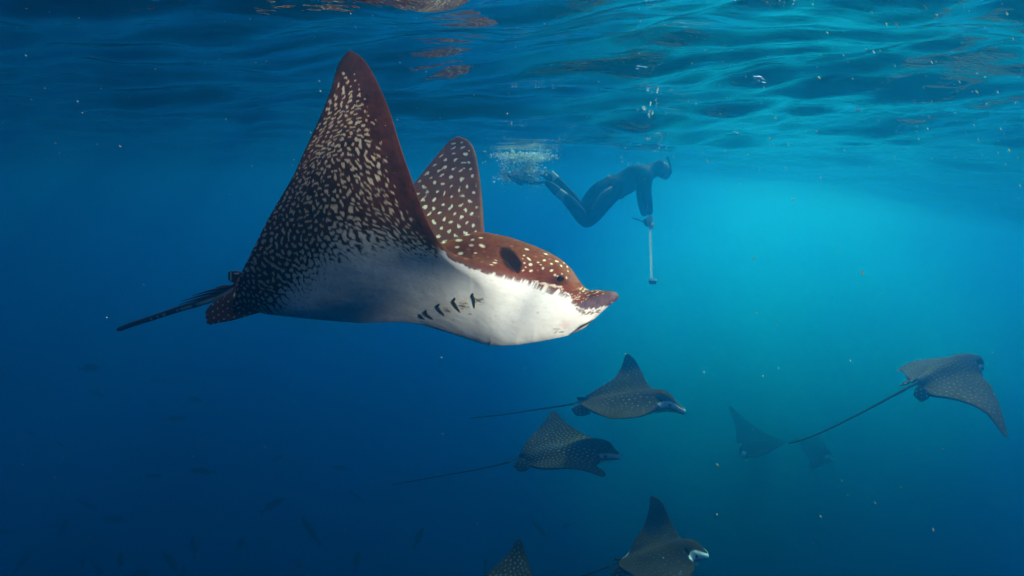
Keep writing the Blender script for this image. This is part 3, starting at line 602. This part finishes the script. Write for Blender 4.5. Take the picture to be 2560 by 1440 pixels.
make_ray('ray at far right swimming away with drooping right wing and long straight tail', [
 (-.55, 0, 2293, 957, 3.9), (-.3, 0, 2330, 935, 4.0), (0, 0, 2375, 917, 4.15), (.2, 0, 2408, 910, 4.25), (.4, 0, 2437, 915, 4.35), (.6, 0, 2450, 940, 4.45),
 (.31, -.13, 2446, 925, 4.2), (.2, -.265, 2455, 943, 4.1), (.11, -.41, 2472, 962, 4.0), (.01, -.55, 2487, 988, 3.9), (-.17, -.765, 2509, 1048, 3.72), (-.262, -.85, 2518, 1093, 3.6), (-.315, -.64, 2465, 1034, 3.65), (-.34, -.5, 2420, 1010, 3.7), (-.39, -.37, 2370, 997, 3.75), (-.45, -.26, 2330, 991, 3.8), (-.575, -.11, 2303, 976, 3.87),
 (.31, .13, 2418, 900, 4.35), (.2, .265, 2380, 896, 4.4), (.01, .55, 2320, 898, 4.4), (-.17, .765, 2275, 906, 4.35), (-.262, .85, 2243, 924, 4.3), (-.315, .64, 2257, 930, 4.2), (-.34, .5, 2262, 938, 4.1), (-.45, .26, 2272, 950, 3.98), (-.575, .11, 2284, 956, 3.92)],
 other_colour(T_O2, 1.62, GREYB*2.0, SPO*.75), [(2325, 940, 3.95), (2293, 957, 3.9), (2250, 980, 3.85), (2180, 1018, 3.8), (2060, 1078, 3.7), (1995, 1103, 3.65), (1972, 1108, 3.63)],
 [((2297, 962, 3.88), (2330, 985, 3.82), (2277, 984, 3.85), (2309, 1012, 3.8)), ((2292, 952, 3.93), (2280, 945, 3.97), (2246, 968, 3.9), (2250, 960, 3.92))], None, 110)
make_ray('dark ray cut by the bottom frame edge with white chin and tall raised wing', [
 (.6, 0, 1771, 1389, 3.9), (.36, 0, 1738, 1376, 3.95), (.2, 0, 1705, 1380, 4.0), (0, 0, 1660, 1393, 4.02), (-.3, 0, 1598, 1403, 4.05), (-.55, 0, 1548, 1408, 4.1),
 (.31, .13, 1722, 1360, 4.05), (.2, .265, 1700, 1343, 4.15), (.01, .55, 1672, 1292, 4.3), (-.17, .765, 1652, 1252, 4.35), (-.262, .85, 1630, 1239, 4.4), (-.315, .64, 1622, 1275, 4.35), (-.34, .5, 1611, 1311, 4.3), (-.45, .26, 1583, 1355, 4.2), (-.575, .11, 1568, 1392, 4.12),
 (.36, -.112, 1738, 1398, 3.85), (.2, -.265, 1738, 1425, 3.75), (.01, -.55, 1725, 1465, 3.6), (-.262, -.85, 1690, 1510, 3.5), (-.34, -.5, 1630, 1470, 3.65), (-.45, -.26, 1580, 1440, 3.85), (-.575, -.11, 1550, 1420, 4.0), (0, -.3, 1660, 1430, 3.8)],
 other_colour(T_O2, 1.9, GREYB*.8, SPO*.6), [(1580, 1404, 4.07), (1548, 1408, 4.1), (1510, 1420, 4.1), (1459, 1440, 4.1), (1380, 1470, 4.1), (1300, 1495, 4.1)],
 [((1552, 1412, 4.05), (1570, 1435, 3.95), (1520, 1430, 4.05), (1535, 1455, 4.0))], ((1552, 1405, 4.1), (1556, 1396, 4.1), (1534, 1402, 4.12), (1536, 1392, 4.12)), 100, trad=.007)
make_ray('dotted wing of a ray rising from the bottom frame edge, body out of frame', [
 (-.262, .85, 1300, 1346, 3.6), (.01, .55, 1331, 1435, 3.5), (-.17, .765, 1312, 1380, 3.58), (.2, .265, 1362, 1500, 3.4), (-.315, .64, 1272, 1383, 3.55), (-.34, .5, 1245, 1410, 3.5), (-.45, .26, 1190, 1465, 3.4), (-.575, .11, 1150, 1500, 3.35),
 (-.55, 0, 1140, 1525, 3.3), (0, 0, 1290, 1530, 3.25), (.36, 0, 1400, 1528, 3.2), (.6, 0, 1460, 1540, 3.15), (.2, -.265, 1370, 1575, 3.0), (.01, -.55, 1330, 1610, 2.85), (-.262, -.85, 1260, 1640, 2.75), (-.34, -.5, 1210, 1590, 2.95), (-.575, -.11, 1130, 1545, 3.25)],
 other_colour(T_O2, 1.5, GREYB*.8, SPO*.7), [(1170, 1520, 3.3), (1140, 1525, 3.3), (1050, 1560, 3.3), (900, 1610, 3.3)], [], None, 90)
make_ray('faint bluish silhouette of a distant ray with raised left wing, left of the tail tip', [
 (.6, 0, 1850, 1140, 7.58), (0, 0, 1895, 1118, 7.84), (-.55, 0, 1955, 1106, 8.08), (.01, -.55, 1838, 1062, 8.26), (-.262, -.85, 1822, 1014, 8.42), (-.34, -.5, 1868, 1052, 8.34), (-.45, -.26, 1915, 1085, 8.26), (.2, -.265, 1842, 1100, 7.92),
 (.2, .265, 1870, 1143, 7.42), (-.262, .85, 1925, 1131, 6.90), (-.45, .26, 1940, 1120, 7.75)], other_colour(T_O1, 9, GREYB, SPO), [(1940, 1108, 8.00), (1955, 1106, 8.08), (1990, 1100, 8.34), (2050, 1095, 8.59)], [], None, 40, .9, trad=.012)
make_ray('faint distant ray at lower right behind the tail tip, thin tail pointing up left', [
 (.6, 0, 2088, 1150, 7.92), (0, 0, 2042, 1128, 8.08), (-.55, 0, 2002, 1102, 8.34), (.01, .55, 2064, 1110, 8.59), (-.262, .85, 2045, 1088, 8.93), (-.45, .26, 2012, 1100, 8.51), (.01, -.55, 2052, 1162, 7.58), (-.262, -.85, 2028, 1172, 7.24), (-.45, -.26, 2010, 1130, 8.00)],
 other_colour(T_O1, 9, GREYB, SPO), [(2010, 1106, 8.26), (2002, 1102, 8.34), (1985, 1090, 8.42), (1963, 1072, 8.59)], [], None, 40, .9, trad=.012)

# ================================================================== the snorkeller
def skin_mesh(name, verts, edges, radii, m, sub=2, root=0, parent=None):
    me = bpy.data.meshes.new(name); me.from_pydata([tuple(v) for v in verts], edges, []); o = bpy.data.objects.new(name, me); C.objects.link(o)
    sk = o.modifiers.new('skin', 'SKIN'); sk.use_smooth_shade = True
    for i, s in enumerate(me.skin_vertices[0].data):
        rr = radii[i]; s.radius = rr if isinstance(rr, tuple) else (rr, rr); s.use_root = (i == root)
    ss = o.modifiers.new('sub', 'SUBSURF'); ss.levels = sub; ss.render_levels = sub
    bpy.context.view_layer.update(); dg = bpy.context.evaluated_depsgraph_get()
    me2 = bpy.data.meshes.new_from_object(o.evaluated_get(dg)); o.modifiers.clear(); o.data = me2; me2.name = name
    me2.materials.clear(); me2.materials.append(m)
    for p in me2.polygons: p.use_smooth = True
    if parent: child(o, parent)
    return o
def sheer(name, col, k=0.5):
    m = plain(name, col, .5); n, l = m.node_tree.nodes, m.node_tree.links
    out = [q for q in n if q.type == 'OUTPUT_MATERIAL'][0]; b = [q for q in n if q.type == 'BSDF_PRINCIPLED'][0]
    t = n.new('ShaderNodeBsdfTranslucent'); t.inputs[0].default_value = (*col, 1); mx = n.new('ShaderNodeMixShader'); mx.inputs[0].default_value = k
    l.new(b.outputs[0], mx.inputs[1]); l.new(t.outputs[0], mx.inputs[2]); l.new(mx.outputs[0], out.inputs[0]); return m
M_SUIT = plain('black_neoprene', (.008, .009, .011), .7, .003); M_PANEL = plain('grey_neoprene', (.16, .17, .18), .6, .002); M_GLOVE = sheer('white_glove', (.88, .88, .82), .7)
M_SOCK = plain('pale_boot', (.62, .60, .46), .7, .002); M_FINR = plain('dark_rubber', (.03, .035, .045), .4); M_BELT = plain('tan_webbing', (.34, .27, .14), .7)
M_POLE = sheer('white_pole', (.96, .96, .94), .85); M_CAM = plain('camera_casing', (.10, .11, .12), .3); M_GLASS = plain('mask_lens', (.03, .05, .06), .08); M_RED = plain('red_badge', (.42, .03, .03), .5); M_CLEAR = plain('pale_silicone', (.66, .68, .66), .3)
DD = 6.3
A = lambda x, y, dz=0: at(x, y, DD+dz)
V = [A(1530, 470), A(1553, 462), A(1580, 448), A(1605, 436), A(1622, 430), A(1636, 424), A(1649, 419), A(1656, 422),      # pelvis, spine, neck, head 0-7
     A(1612, 446, -.19), A(1614, 482, -.23), A(1620, 512, -.24), A(1624, 538, -.25),                                     # near arm 8-11
     A(1606, 446, .19), A(1603, 482, .24), A(1606, 512, .22), A(1612, 540, .1),                                      # far arm 12-15
     A(1524, 477, -.10), A(1498, 512, -.14), A(1474, 549, -.16), A(1464, 556, -.16), A(1441, 524, -.16), A(1416, 496, -.15), A(1398, 480, -.15),     # near leg 16-22
     A(1515, 466, .10), A(1487, 488, .16), A(1458, 520, .2), A(1446, 520, .2), A(1424, 490, .2), A(1400, 462, .2), A(1384, 444, .2)]                  # far leg 23-29
E = [(0, 1), (1, 2), (2, 3), (3, 4), (4, 5), (5, 6), (6, 7), (3, 8), (8, 9), (9, 10), (10, 11), (3, 12), (12, 13), (13, 14), (14, 15), (0, 16), (16, 17), (17, 18), (18, 19), (19, 20), (20, 21), (21, 22), (0, 23), (23, 24), (24, 25), (25, 26), (26, 27), (27, 28), (28, 29)]
RD = [.165, .15, .175, .185, .12, .09, .12, .10, .095, .072, .06, .042, .095, .072, .06, .042, .15, .135, .105, .095, .085, .07, .055, .15, .13, .10, .09, .08, .066, .052]
person = skin_mesh('person', V, E, RD, M_SUIT, 2)
_p = Vector(V[0]); person.data.transform(Matrix.Translation(-_p)); person.location = _p; bpy.context.view_layer.update()
tag(person, 'snorkelling diver in black wetsuit and fins holding a long white pole downward', 'person')
def part(name, vf, m): o = mesh_obj(name, vf[0], vf[1], m); child(o, person); return o
def ring(name, a, b, r0, r1_, m, n=8, seg=20): return part(name, tube(np.array([a+(b-a)*t for t in np.linspace(0, 1, n)]), np.linspace(r0, r1_, n), seg), m)
# head gear
hd = V[6]; o = ball('face', hd+(A(1663, 431)-hd)*.5, .085, plain('skin', (.36, .22, .16), .5), 24, (1, .8, 1.15)); child(o, person)
fdir = (A(1672, 428)-hd); fdir /= np.linalg.norm(fdir); sidev = np.array([0, 1.0, 0])
mk = hd+fdir*.125
o = ball('mask', mk, .06, M_GLASS, 20, (.55, 1.3, .8)); child(o, person)
o = ball('nose', mk+np.array([.012, 0, -.04]), .018, M_CLEAR, 12); child(o, person)
o = ball('mouthpiece', A(1663, 445), .028, M_CLEAR, 14, (1.3, 1, .8)); child(o, person)
snk = hermite(np.array([A(1663, 445), A(1672, 440, -.1), A(1676, 428, -.14), A(1674, 408, -.15), A(1668, 392, -.15)]), np.linspace(0, 1, 24)); part('snorkel', tube(snk, np.full(24, .013), 10), M_FINR)
# straps and panels
ring('waist_belt', A(1540, 466), A(1534, 470), .168, .166, M_BELT, 4, 28)
def patch(name, pts, m, wid, dpt, n=20):
    p = hermite(np.array([at(*q) for q in pts]), np.linspace(0, 1, n)); v, f = tube(p, wid*np.sin(np.linspace(.25, np.pi-.25, n))**.7, 14)
    return part(name, (v, f), m)
patch('thigh_panel', [(1530, 468, DD-.2), (1510, 488, DD-.26), (1490, 514, DD-.235), (1477, 532, DD-.22)], M_PANEL, .045, .02)
o = ball('badge', A(1613, 450, -.262), .032, M_RED, 14, (.6, .35, .9)); child(o, person)
ring('sleeve_stripe', A(1617, 512, -.292), A(1620, 528, -.288), .012, .012, M_GLOVE, 4, 10)
hose = hermite(np.array([A(1514, 522, -.2), A(1524, 518, -.22), A(1533, 508, -.2), A(1537, 500, -.16)]), np.linspace(0, 1, 16)); part('loose_strap', tube(hose, np.full(16, .009), 8), M_FINR)
# boots and fins
ring('boot', A(1413, 494, -.15), A(1391, 477, -.15), .062, .056, M_SOCK, 6)
ring('boot', A(1389, 450, .2), A(1374, 434, .2), .062, .055, M_SOCK, 6)
def foot(ax, ay, bx, by, dz): part('foot_pocket', tube(np.array([A(ax, ay, dz)+(A(bx, by, dz)-A(ax, ay, dz))*t for t in np.linspace(0, 1, 8)]), np.array([.04, .056, .06, .055, .05, .045, .04, .03]), 16), M_FINR)
foot(1402, 486, 1366, 455, -.15); foot(1386, 448, 1352, 432, .2)
def blade(p0, p1, p2, p3, bend):
    v, f = fin(p0, p1, p2, p3, .012, 24, belly=bend); o = part('swim_fin', (v, f), M_FINR); return o
b = blade(A(1372, 452, -.23), A(1372, 458, -.07), A(1262, 432, -.28), A(1262, 440, -.02), .05)
b = blade(A(1356, 438, .13), A(1354, 440, .27), A(1312, 392, .08), A(1310, 396, .32), .02)
# the gloved hand round the pole: palm, four unequal fingers, thumb
hp = A(1625, 548, -.25)
gl = [hp+np.array(q) for q in ((-.01, 0, .05), (0, 0, .0), (.004, 0, -.05))]
skin_mesh('glove', gl, [(0, 1), (1, 2)], [(.04, .036), (.056, .04), (.050, .036)], M_GLOVE, 2, 0, person)
for k_, (yy, L, r_) in enumerate(((-.036, .078, .0125), (-.012, .088, .0135), (.012, .083, .013), (.034, .068, .0115))):
    q = [hp+np.array((.02, yy, -.03)), hp+np.array((.036, yy, -.03-L*.4)), hp+np.array((.022, yy*.9, -.03-L*.85)), hp+np.array((-.004, yy*.8, -.03-L*.95))]
    skin_mesh('finger', q, [(0, 1), (1, 2), (2, 3)], [r_*1.15, r_*1.1, r_, r_*.85], M_GLOVE, 1, 0, person)
q = [hp+np.array((-.02, -.03, .0)), hp+np.array((-.036, -.045, -.04)), hp+np.array((-.018, -.04, -.085))]
skin_mesh('thumb', q, [(0, 1), (1, 2)], [.017, .015, .012], M_GLOVE, 1, 0, person)
q2 = A(1613, 548, .08); skin_mesh('glove', [q2, q2+np.array((.01, -.06, -.05)), q2+np.array((.02, -.14, -.06))], [(0, 1), (1, 2)], [.036, .04, .03], M_SUIT, 2, 0, person)
# the pole with an action camera at its foot: a thing of its own, held in the hand
pt, pb = A(1625, 556, -.25), A(1629, 697, -.25)
pv, pf = tube(np.array([pt+(pb-pt)*t for t in np.linspace(0, 1, 6)]), np.full(6, .014), 14); pole = mesh_obj('camera_pole', pv, pf, M_POLE); recenter(pole, pt); bpy.context.view_layer.update()
tag(pole, 'thin white pole held straight down in the diver hand, small camera at its end', 'pole')
hv, hf = tube(np.array([pt+(pb-pt)*t for t in (-.12, -.08, 0, .02)]), np.array([.018, .021, .021, .019]), 14); o = mesh_obj('handle', hv, hf, M_FINR); child(o, pole)
def bx(name, c, s, m, par):
    me = bpy.data.meshes.new(name); bm = bmesh.new(); bmesh.ops.create_cube(bm, size=1); bmesh.ops.scale(bm, vec=s, verts=bm.verts); bmesh.ops.bevel(bm, geom=bm.edges[:], offset=min(s)*.18, segments=2, affect='EDGES'); bm.to_mesh(me); bm.free()
    o = bpy.data.objects.new(name, me); C.objects.link(o); o.location = Vector(c); me.materials.append(m); child(o, par); return o
cb = pb+np.array([.01, -.01, -.035])
bx('camera_mount', pb+np.array([0, 0, -.008]), (.04, .03, .028), M_POLE, pole); bx('camera_body', cb, (.085, .05, .058), M_CAM, pole); bx('camera_frame', cb+np.array([0, -.005, .024]), (.10, .045, .01), M_POLE, pole)
lv, lf = tube(np.array([cb+np.array([.018, -.022, 0]), cb+np.array([.018, -.036, 0])]), np.array([.02, .019]), 16); o = mesh_obj('lens', lv, lf, M_GLASS); child(o, pole)
rv, rf = tube(np.array([A(1581, 545, -.3), A(1600, 551, -.28), A(1616, 556, -.26)]), np.array([.009, .008, .008]), 10); rod = mesh_obj('short_rod', rv, rf, M_FINR); recenter(rod, rv.mean(0)); tag(rod, 'short dark rod sticking out behind the diver white glove', 'rod')

# ================================================================== foam, bubbles, specks, small fish
def scatter_mesh(name, pts, sizes, m, stretch=None, seed=1):
    """one mesh of small eight-sided grains"""
    r = np.random.default_rng(seed); n = len(pts)
    base = np.array([(1, 0, 0), (-1, 0, 0), (0, 1, 0), (0, -1, 0), (0, 0, 1), (0, 0, -1)], float); F = np.array([(0, 2, 4), (2, 1, 4), (1, 3, 4), (3, 0, 4), (2, 0, 5), (1, 2, 5), (3, 1, 5), (0, 3, 5)])
    q = r.normal(size=(n, 3, 3)); Q = np.linalg.qr(q)[0]
    B = base[None]*sizes[:, None, None]*(1+.35*r.normal(size=(n, 6, 1)).clip(-1, 1))
    if stretch is not None:
        d = stretch/np.linalg.norm(stretch, axis=-1, keepdims=True); B2 = np.einsum('nij,nkj->nki', Q, B); k = (np.linalg.norm(stretch, axis=-1)-1)[:, None, None]
        B2 = B2 + (B2 @ d[:, :, None])*d[:, None, :]*k; V = (B2+pts[:, None]).reshape(-1, 3)
    else: V = (np.einsum('nij,nkj->nki', Q, B)+pts[:, None]).reshape(-1, 3)
    return mesh_obj(name, V, (F[None]+6*np.arange(n)[:, None, None]).reshape(-1, 3), m)
M_FOAM = sheer('foam', (.95, .97, .97), .7); M_SPECK = sheer('specks', (.86, .78, .64), .7)
_r = np.random.default_rng(42)
# churned air round the kicking fin
def cloud(n, c, s, d, ds, sz):
    x = _r.normal(c[0], s[0], n); y = _r.normal(c[1], s[1], n); return np.array([at(a, b, d+e) for a, b, e in zip(x, y, _r.normal(0, ds, n))]), 1.3*np.exp(_r.normal(math.log(sz), .5, n))
P, S = [], []
for n, c, s, sz in ((1000, (1310, 395), (28, 6), .0065), (260, (1262, 425), (7, 18), .004), (900, (1318, 432), (15, 12), .0065), (420, (1290, 443), (20, 6), .006), (160, (1255, 388), (16, 4), .004), (260, (1350, 392), (16, 5), .004), (50, (1340, 470), (12, 6), .003)):
    p, z = cloud(n, c, s, 6.25, .12, sz); P.append(p); S.append(z)
o = scatter_mesh('bubble_cloud', np.vstack(P), np.concatenate(S), M_FOAM); o['kind'] = 'stuff'; o['label'] = 'white bubbles churned up by the swimming fin'
P, S = [], []
def film(n, pts, sx_, dd0, sz):
    """foam flecks clinging to the underside of the surface, in short runs"""
    for cx, cy in pts:
        for k in range(n):
            a, b = _r.normal(cx, sx_), _r.normal(cy, sx_*.22)
            dir_ = at(a, b, 1)-at(0, 0, 0); cam0 = np.array([0, 0, CZ]); dr = at(a, b, 1)-cam0
            if dr[2] < .01: continue
            t = (-.006-CZ)/dr[2]
            if t > 14: continue
            p = cam0+dr*t; p[2] = float(surf_z(p[:1], p[1:2])[0])-.004; P.append(p); S.append(abs(_r.normal(sz, sz*.4))*(.4+t*.16))
film(5, [(1588, 405), (1600, 401), (1640, 372), (1655, 366), (1610, 262), (1640, 230), (1628, 270), (1605, 300), (1618, 320), (1650, 340), (1600, 345), (1635, 252), (1560, 398)], 9, 0, .0035)
film(7, [(1345, 205), (1380, 212), (1300, 208), (1290, 305), (1320, 309), (1270, 338), (1360, 330), (1400, 333), (1620, 215), (1950, 40), (1740, 65)], 14, 0, .002)
if P: o = scatter_mesh('surface_foam', np.array(P), np.array(S), M_FOAM, seed=2); o['kind'] = 'stuff'; o['label'] = 'thin foam flecks under the water surface above the diver'
# drifting specks, lit by the flash
n = 650; pts = []; 
while len(pts) < n:
    d = .35*(3.2/.35)**_r.random(); x, y = _r.uniform(-100, 2660), _r.uniform(-60, 1500)
    if _r.random() > (.95 if y < 420 and x > 1650 else (.55 if y < 420 else .10)): continue
    p = at(x, y, d)
    if p[2] > -.03: continue
    pts.append(p)
pts = np.array(pts); dist = np.linalg.norm(pts-np.array([0, 0, CZ]), axis=1)
sz = np.exp(_r.normal(math.log(.00036), .55, n))*(.6+.5*dist); sz = np.minimum(sz, .0009*dist**.7)
right = pts[:, 0] > .35*pts[:, 1]
ln = np.where(right, _r.uniform(1.5, 5.5, n), _r.uniform(1, 2.2, n)); dirs = np.column_stack([np.full(n, .75), _r.normal(0, .2, n), -np.abs(_r.normal(.9, .25, n))]); dirs /= np.linalg.norm(dirs, axis=1)[:, None]
o = scatter_mesh('drifting_specks', pts, sz, M_SPECK, dirs*ln[:, None], 3); o['kind'] = 'stuff'; o['label'] = 'pale plankton specks drifting in the water'
# small fish below: body with forked tail and fins, each its own thing
def fish_mesh():
    n, seg = 18, 12; u = np.linspace(0, 1, n); hgt = np.interp(u, [0, .08, .3, .6, .85, 1], [.004, .06, .13, .10, .035, .028]); wid = hgt*.5; th = np.linspace(0, 2*np.pi, seg, endpoint=False)
    Vf = np.stack([(.5-u)[:, None]*np.ones(seg), wid[:, None]*np.sin(th), hgt[:, None]*np.cos(th)], -1).reshape(-1, 3); Ff = grid_faces(n, seg, wrap=True)
    col = lerp(np.repeat(np.array([[.02, .03, .02]]), len(Vf), 0), np.repeat(np.array([[.10, .13, .09]]), len(Vf), 0), smooth(.2, -.6, Vf[:, 2]/.13))
    pc = [(Vf, Ff, col)]
    for q in (((-.46, 0, .02), (-.46, 0, -.005), (-.66, 0, .15), (-.58, 0, .0)), ((-.46, 0, .005), (-.46, 0, -.02), (-.58, 0, 0), (-.66, 0, -.15)), ((.15, 0, .11), (-.25, 0, .07), (.02, 0, .19), (-.30, 0, .13)), ((-.05, 0, -.09), (-.28, 0, -.06), (-.15, 0, -.16), (-.32, 0, -.11))):
        v, f = fin(*q, .012, 10); pc.append((v, f, np.array([.05, .06, .03])))
    return assemble('fish', pc)
F0 = fish_mesh(); eye0 = ball('eye', (.40, 0, .02), .016, M_EYE, 10, (1, 3.3, 1)); eye0.parent = F0
FISH = [(225, 920, 10, .34, 4.6), (245, 985, -30, .2, 5.5), (390, 950, 0, .22, 6), (440, 1046, 5, .3, 5.2), (490, 1000, 5, .28, 5.4), (505, 1178, 0, .33, 4.7), (380, 1190, -10, .24, 5.2), (220, 1262, -12, .3, 4.8), (288, 1298, 35, .28, 4.8), (160, 1315, 55, .26, 4.9),
 (683, 1262, 32, .3, 4.3), (775, 1325, 52, .36, 4.5), (485, 1365, 88, .26, 4.4), (602, 1360, 48, .3, 4.4), (427, 1405, 62, .3, 4.3), (302, 1400, 68, .24, 4.1), (208, 1408, 50, .28, 4.3), (247, 1422, 62, .24, 4.2), (350, 1434, 18, .32, 4.2), (457, 1432, 70, .2, 4.3), (748, 1410, 50, .2, 4.2),
 (1047, 1343, 66, .28, 4.3), (893, 1400, 80, .26, 4.6), (850, 1170, 10, .28, 5.6), (58, 1403, 50, .26, 4.5), (75, 1083, 5, .2, 5.6), (150, 1110, 20, .2, 5.7), (10, 1330, 0, .2, 4.8), (695, 1145, 12, .2, 5.8), (890, 1240, 30, .26, 5.5),
 (1213, 1420, 80, .26, 4.0), (1345, 1318, -40, .34, 5.6), (1415, 1316, -15, .26, 5.6), (2450, 1215, -30, .3, 6.5)]
special = {0: 'dark fish alone in open water at left, just below the big ray tail level', 15: 'bright pale fish nosing steeply upward near the lower left corner', 10: 'pale curved fish below the big ray belly, alone at lower middle left', 5: 'bluish fish swimming level in the dark water left of centre', 12: 'thin fish hanging upright near the bottom, left of centre', 11: 'largest slanting green fish near the bottom, left of centre', 20: 'small pale bluish fish touching the bottom edge left of centre', 21: 'upright greenish fish near the bottom just left of the dotted wing', 30: 'pale fish beside the dotted wing at the bottom edge', 31: 'faint fish above the dotted wing tip, steeply tilted', 33: 'faint lone fish at the lower right corner area', 32: 'faint nearly level fish right of the tilted one above the dotted wing'}
special.update({1: 'small fish nose-down just right of the lone dark fish at left', 2: 'level small fish, topmost but one in the dark water left of centre', 3: 'level dark fish at left, second above the bluish level fish', 4: 'level fish just above and right of another at left of centre',
 6: 'short dim fish directly left of the bluish level fish', 7: 'dark fish with a slight downward tilt above the lower left group', 8: 'tilted fish just below and right of the slightly tilted one at lower left', 9: 'steep fish left of the tilted one at lower left', 13: 'slanting greenish fish between the upright one and the largest slanting one',
 14: 'steep green fish between the bright pale fish and the upright one', 16: 'steep dark fish left of the bright pale fish near the bottom', 17: 'dark fish squeezed between two steep ones at the lower left edge', 18: 'nearly level fish touching the bottom edge at lower left', 19: 'small steep fish at the bottom edge below the green ones',
 22: 'dim upright fish at the bottom between the pale bluish one and the greenish one', 23: 'faint level fish alone below the big ray belly', 24: 'steep fish nearest the lower left corner', 25: 'faint level fish near the left edge at mid height', 26: 'faint tilted fish second from the left edge at mid height',
 27: 'faint level fish cut by the left frame edge', 28: 'tiny faint fish left of the level one under the belly', 29: 'faint tilted fish beside the thin tail end of the dense dotted ray'})
for i, (px, py, an, L, d) in enumerate(FISH):
    if i == 0: o = F0; e = eye0
    else:
        o = F0.copy(); C.objects.link(o); e = eye0.copy(); C.objects.link(e); e.parent = o
    o.location = Vector(at(px, py, d*2.0)); o.scale = (L*1.5, L*1.5, L*1.5)
    o.rotation_euler = (_r.normal(0, .15), -R(an), _r.normal(0, .45)+(math.pi if i % 3 == 2 else 0))
    tag(o, special.get(i, 'small dim greenish fish among others in the dark water at lower left'), 'fish', 'small fish in the dark water below')
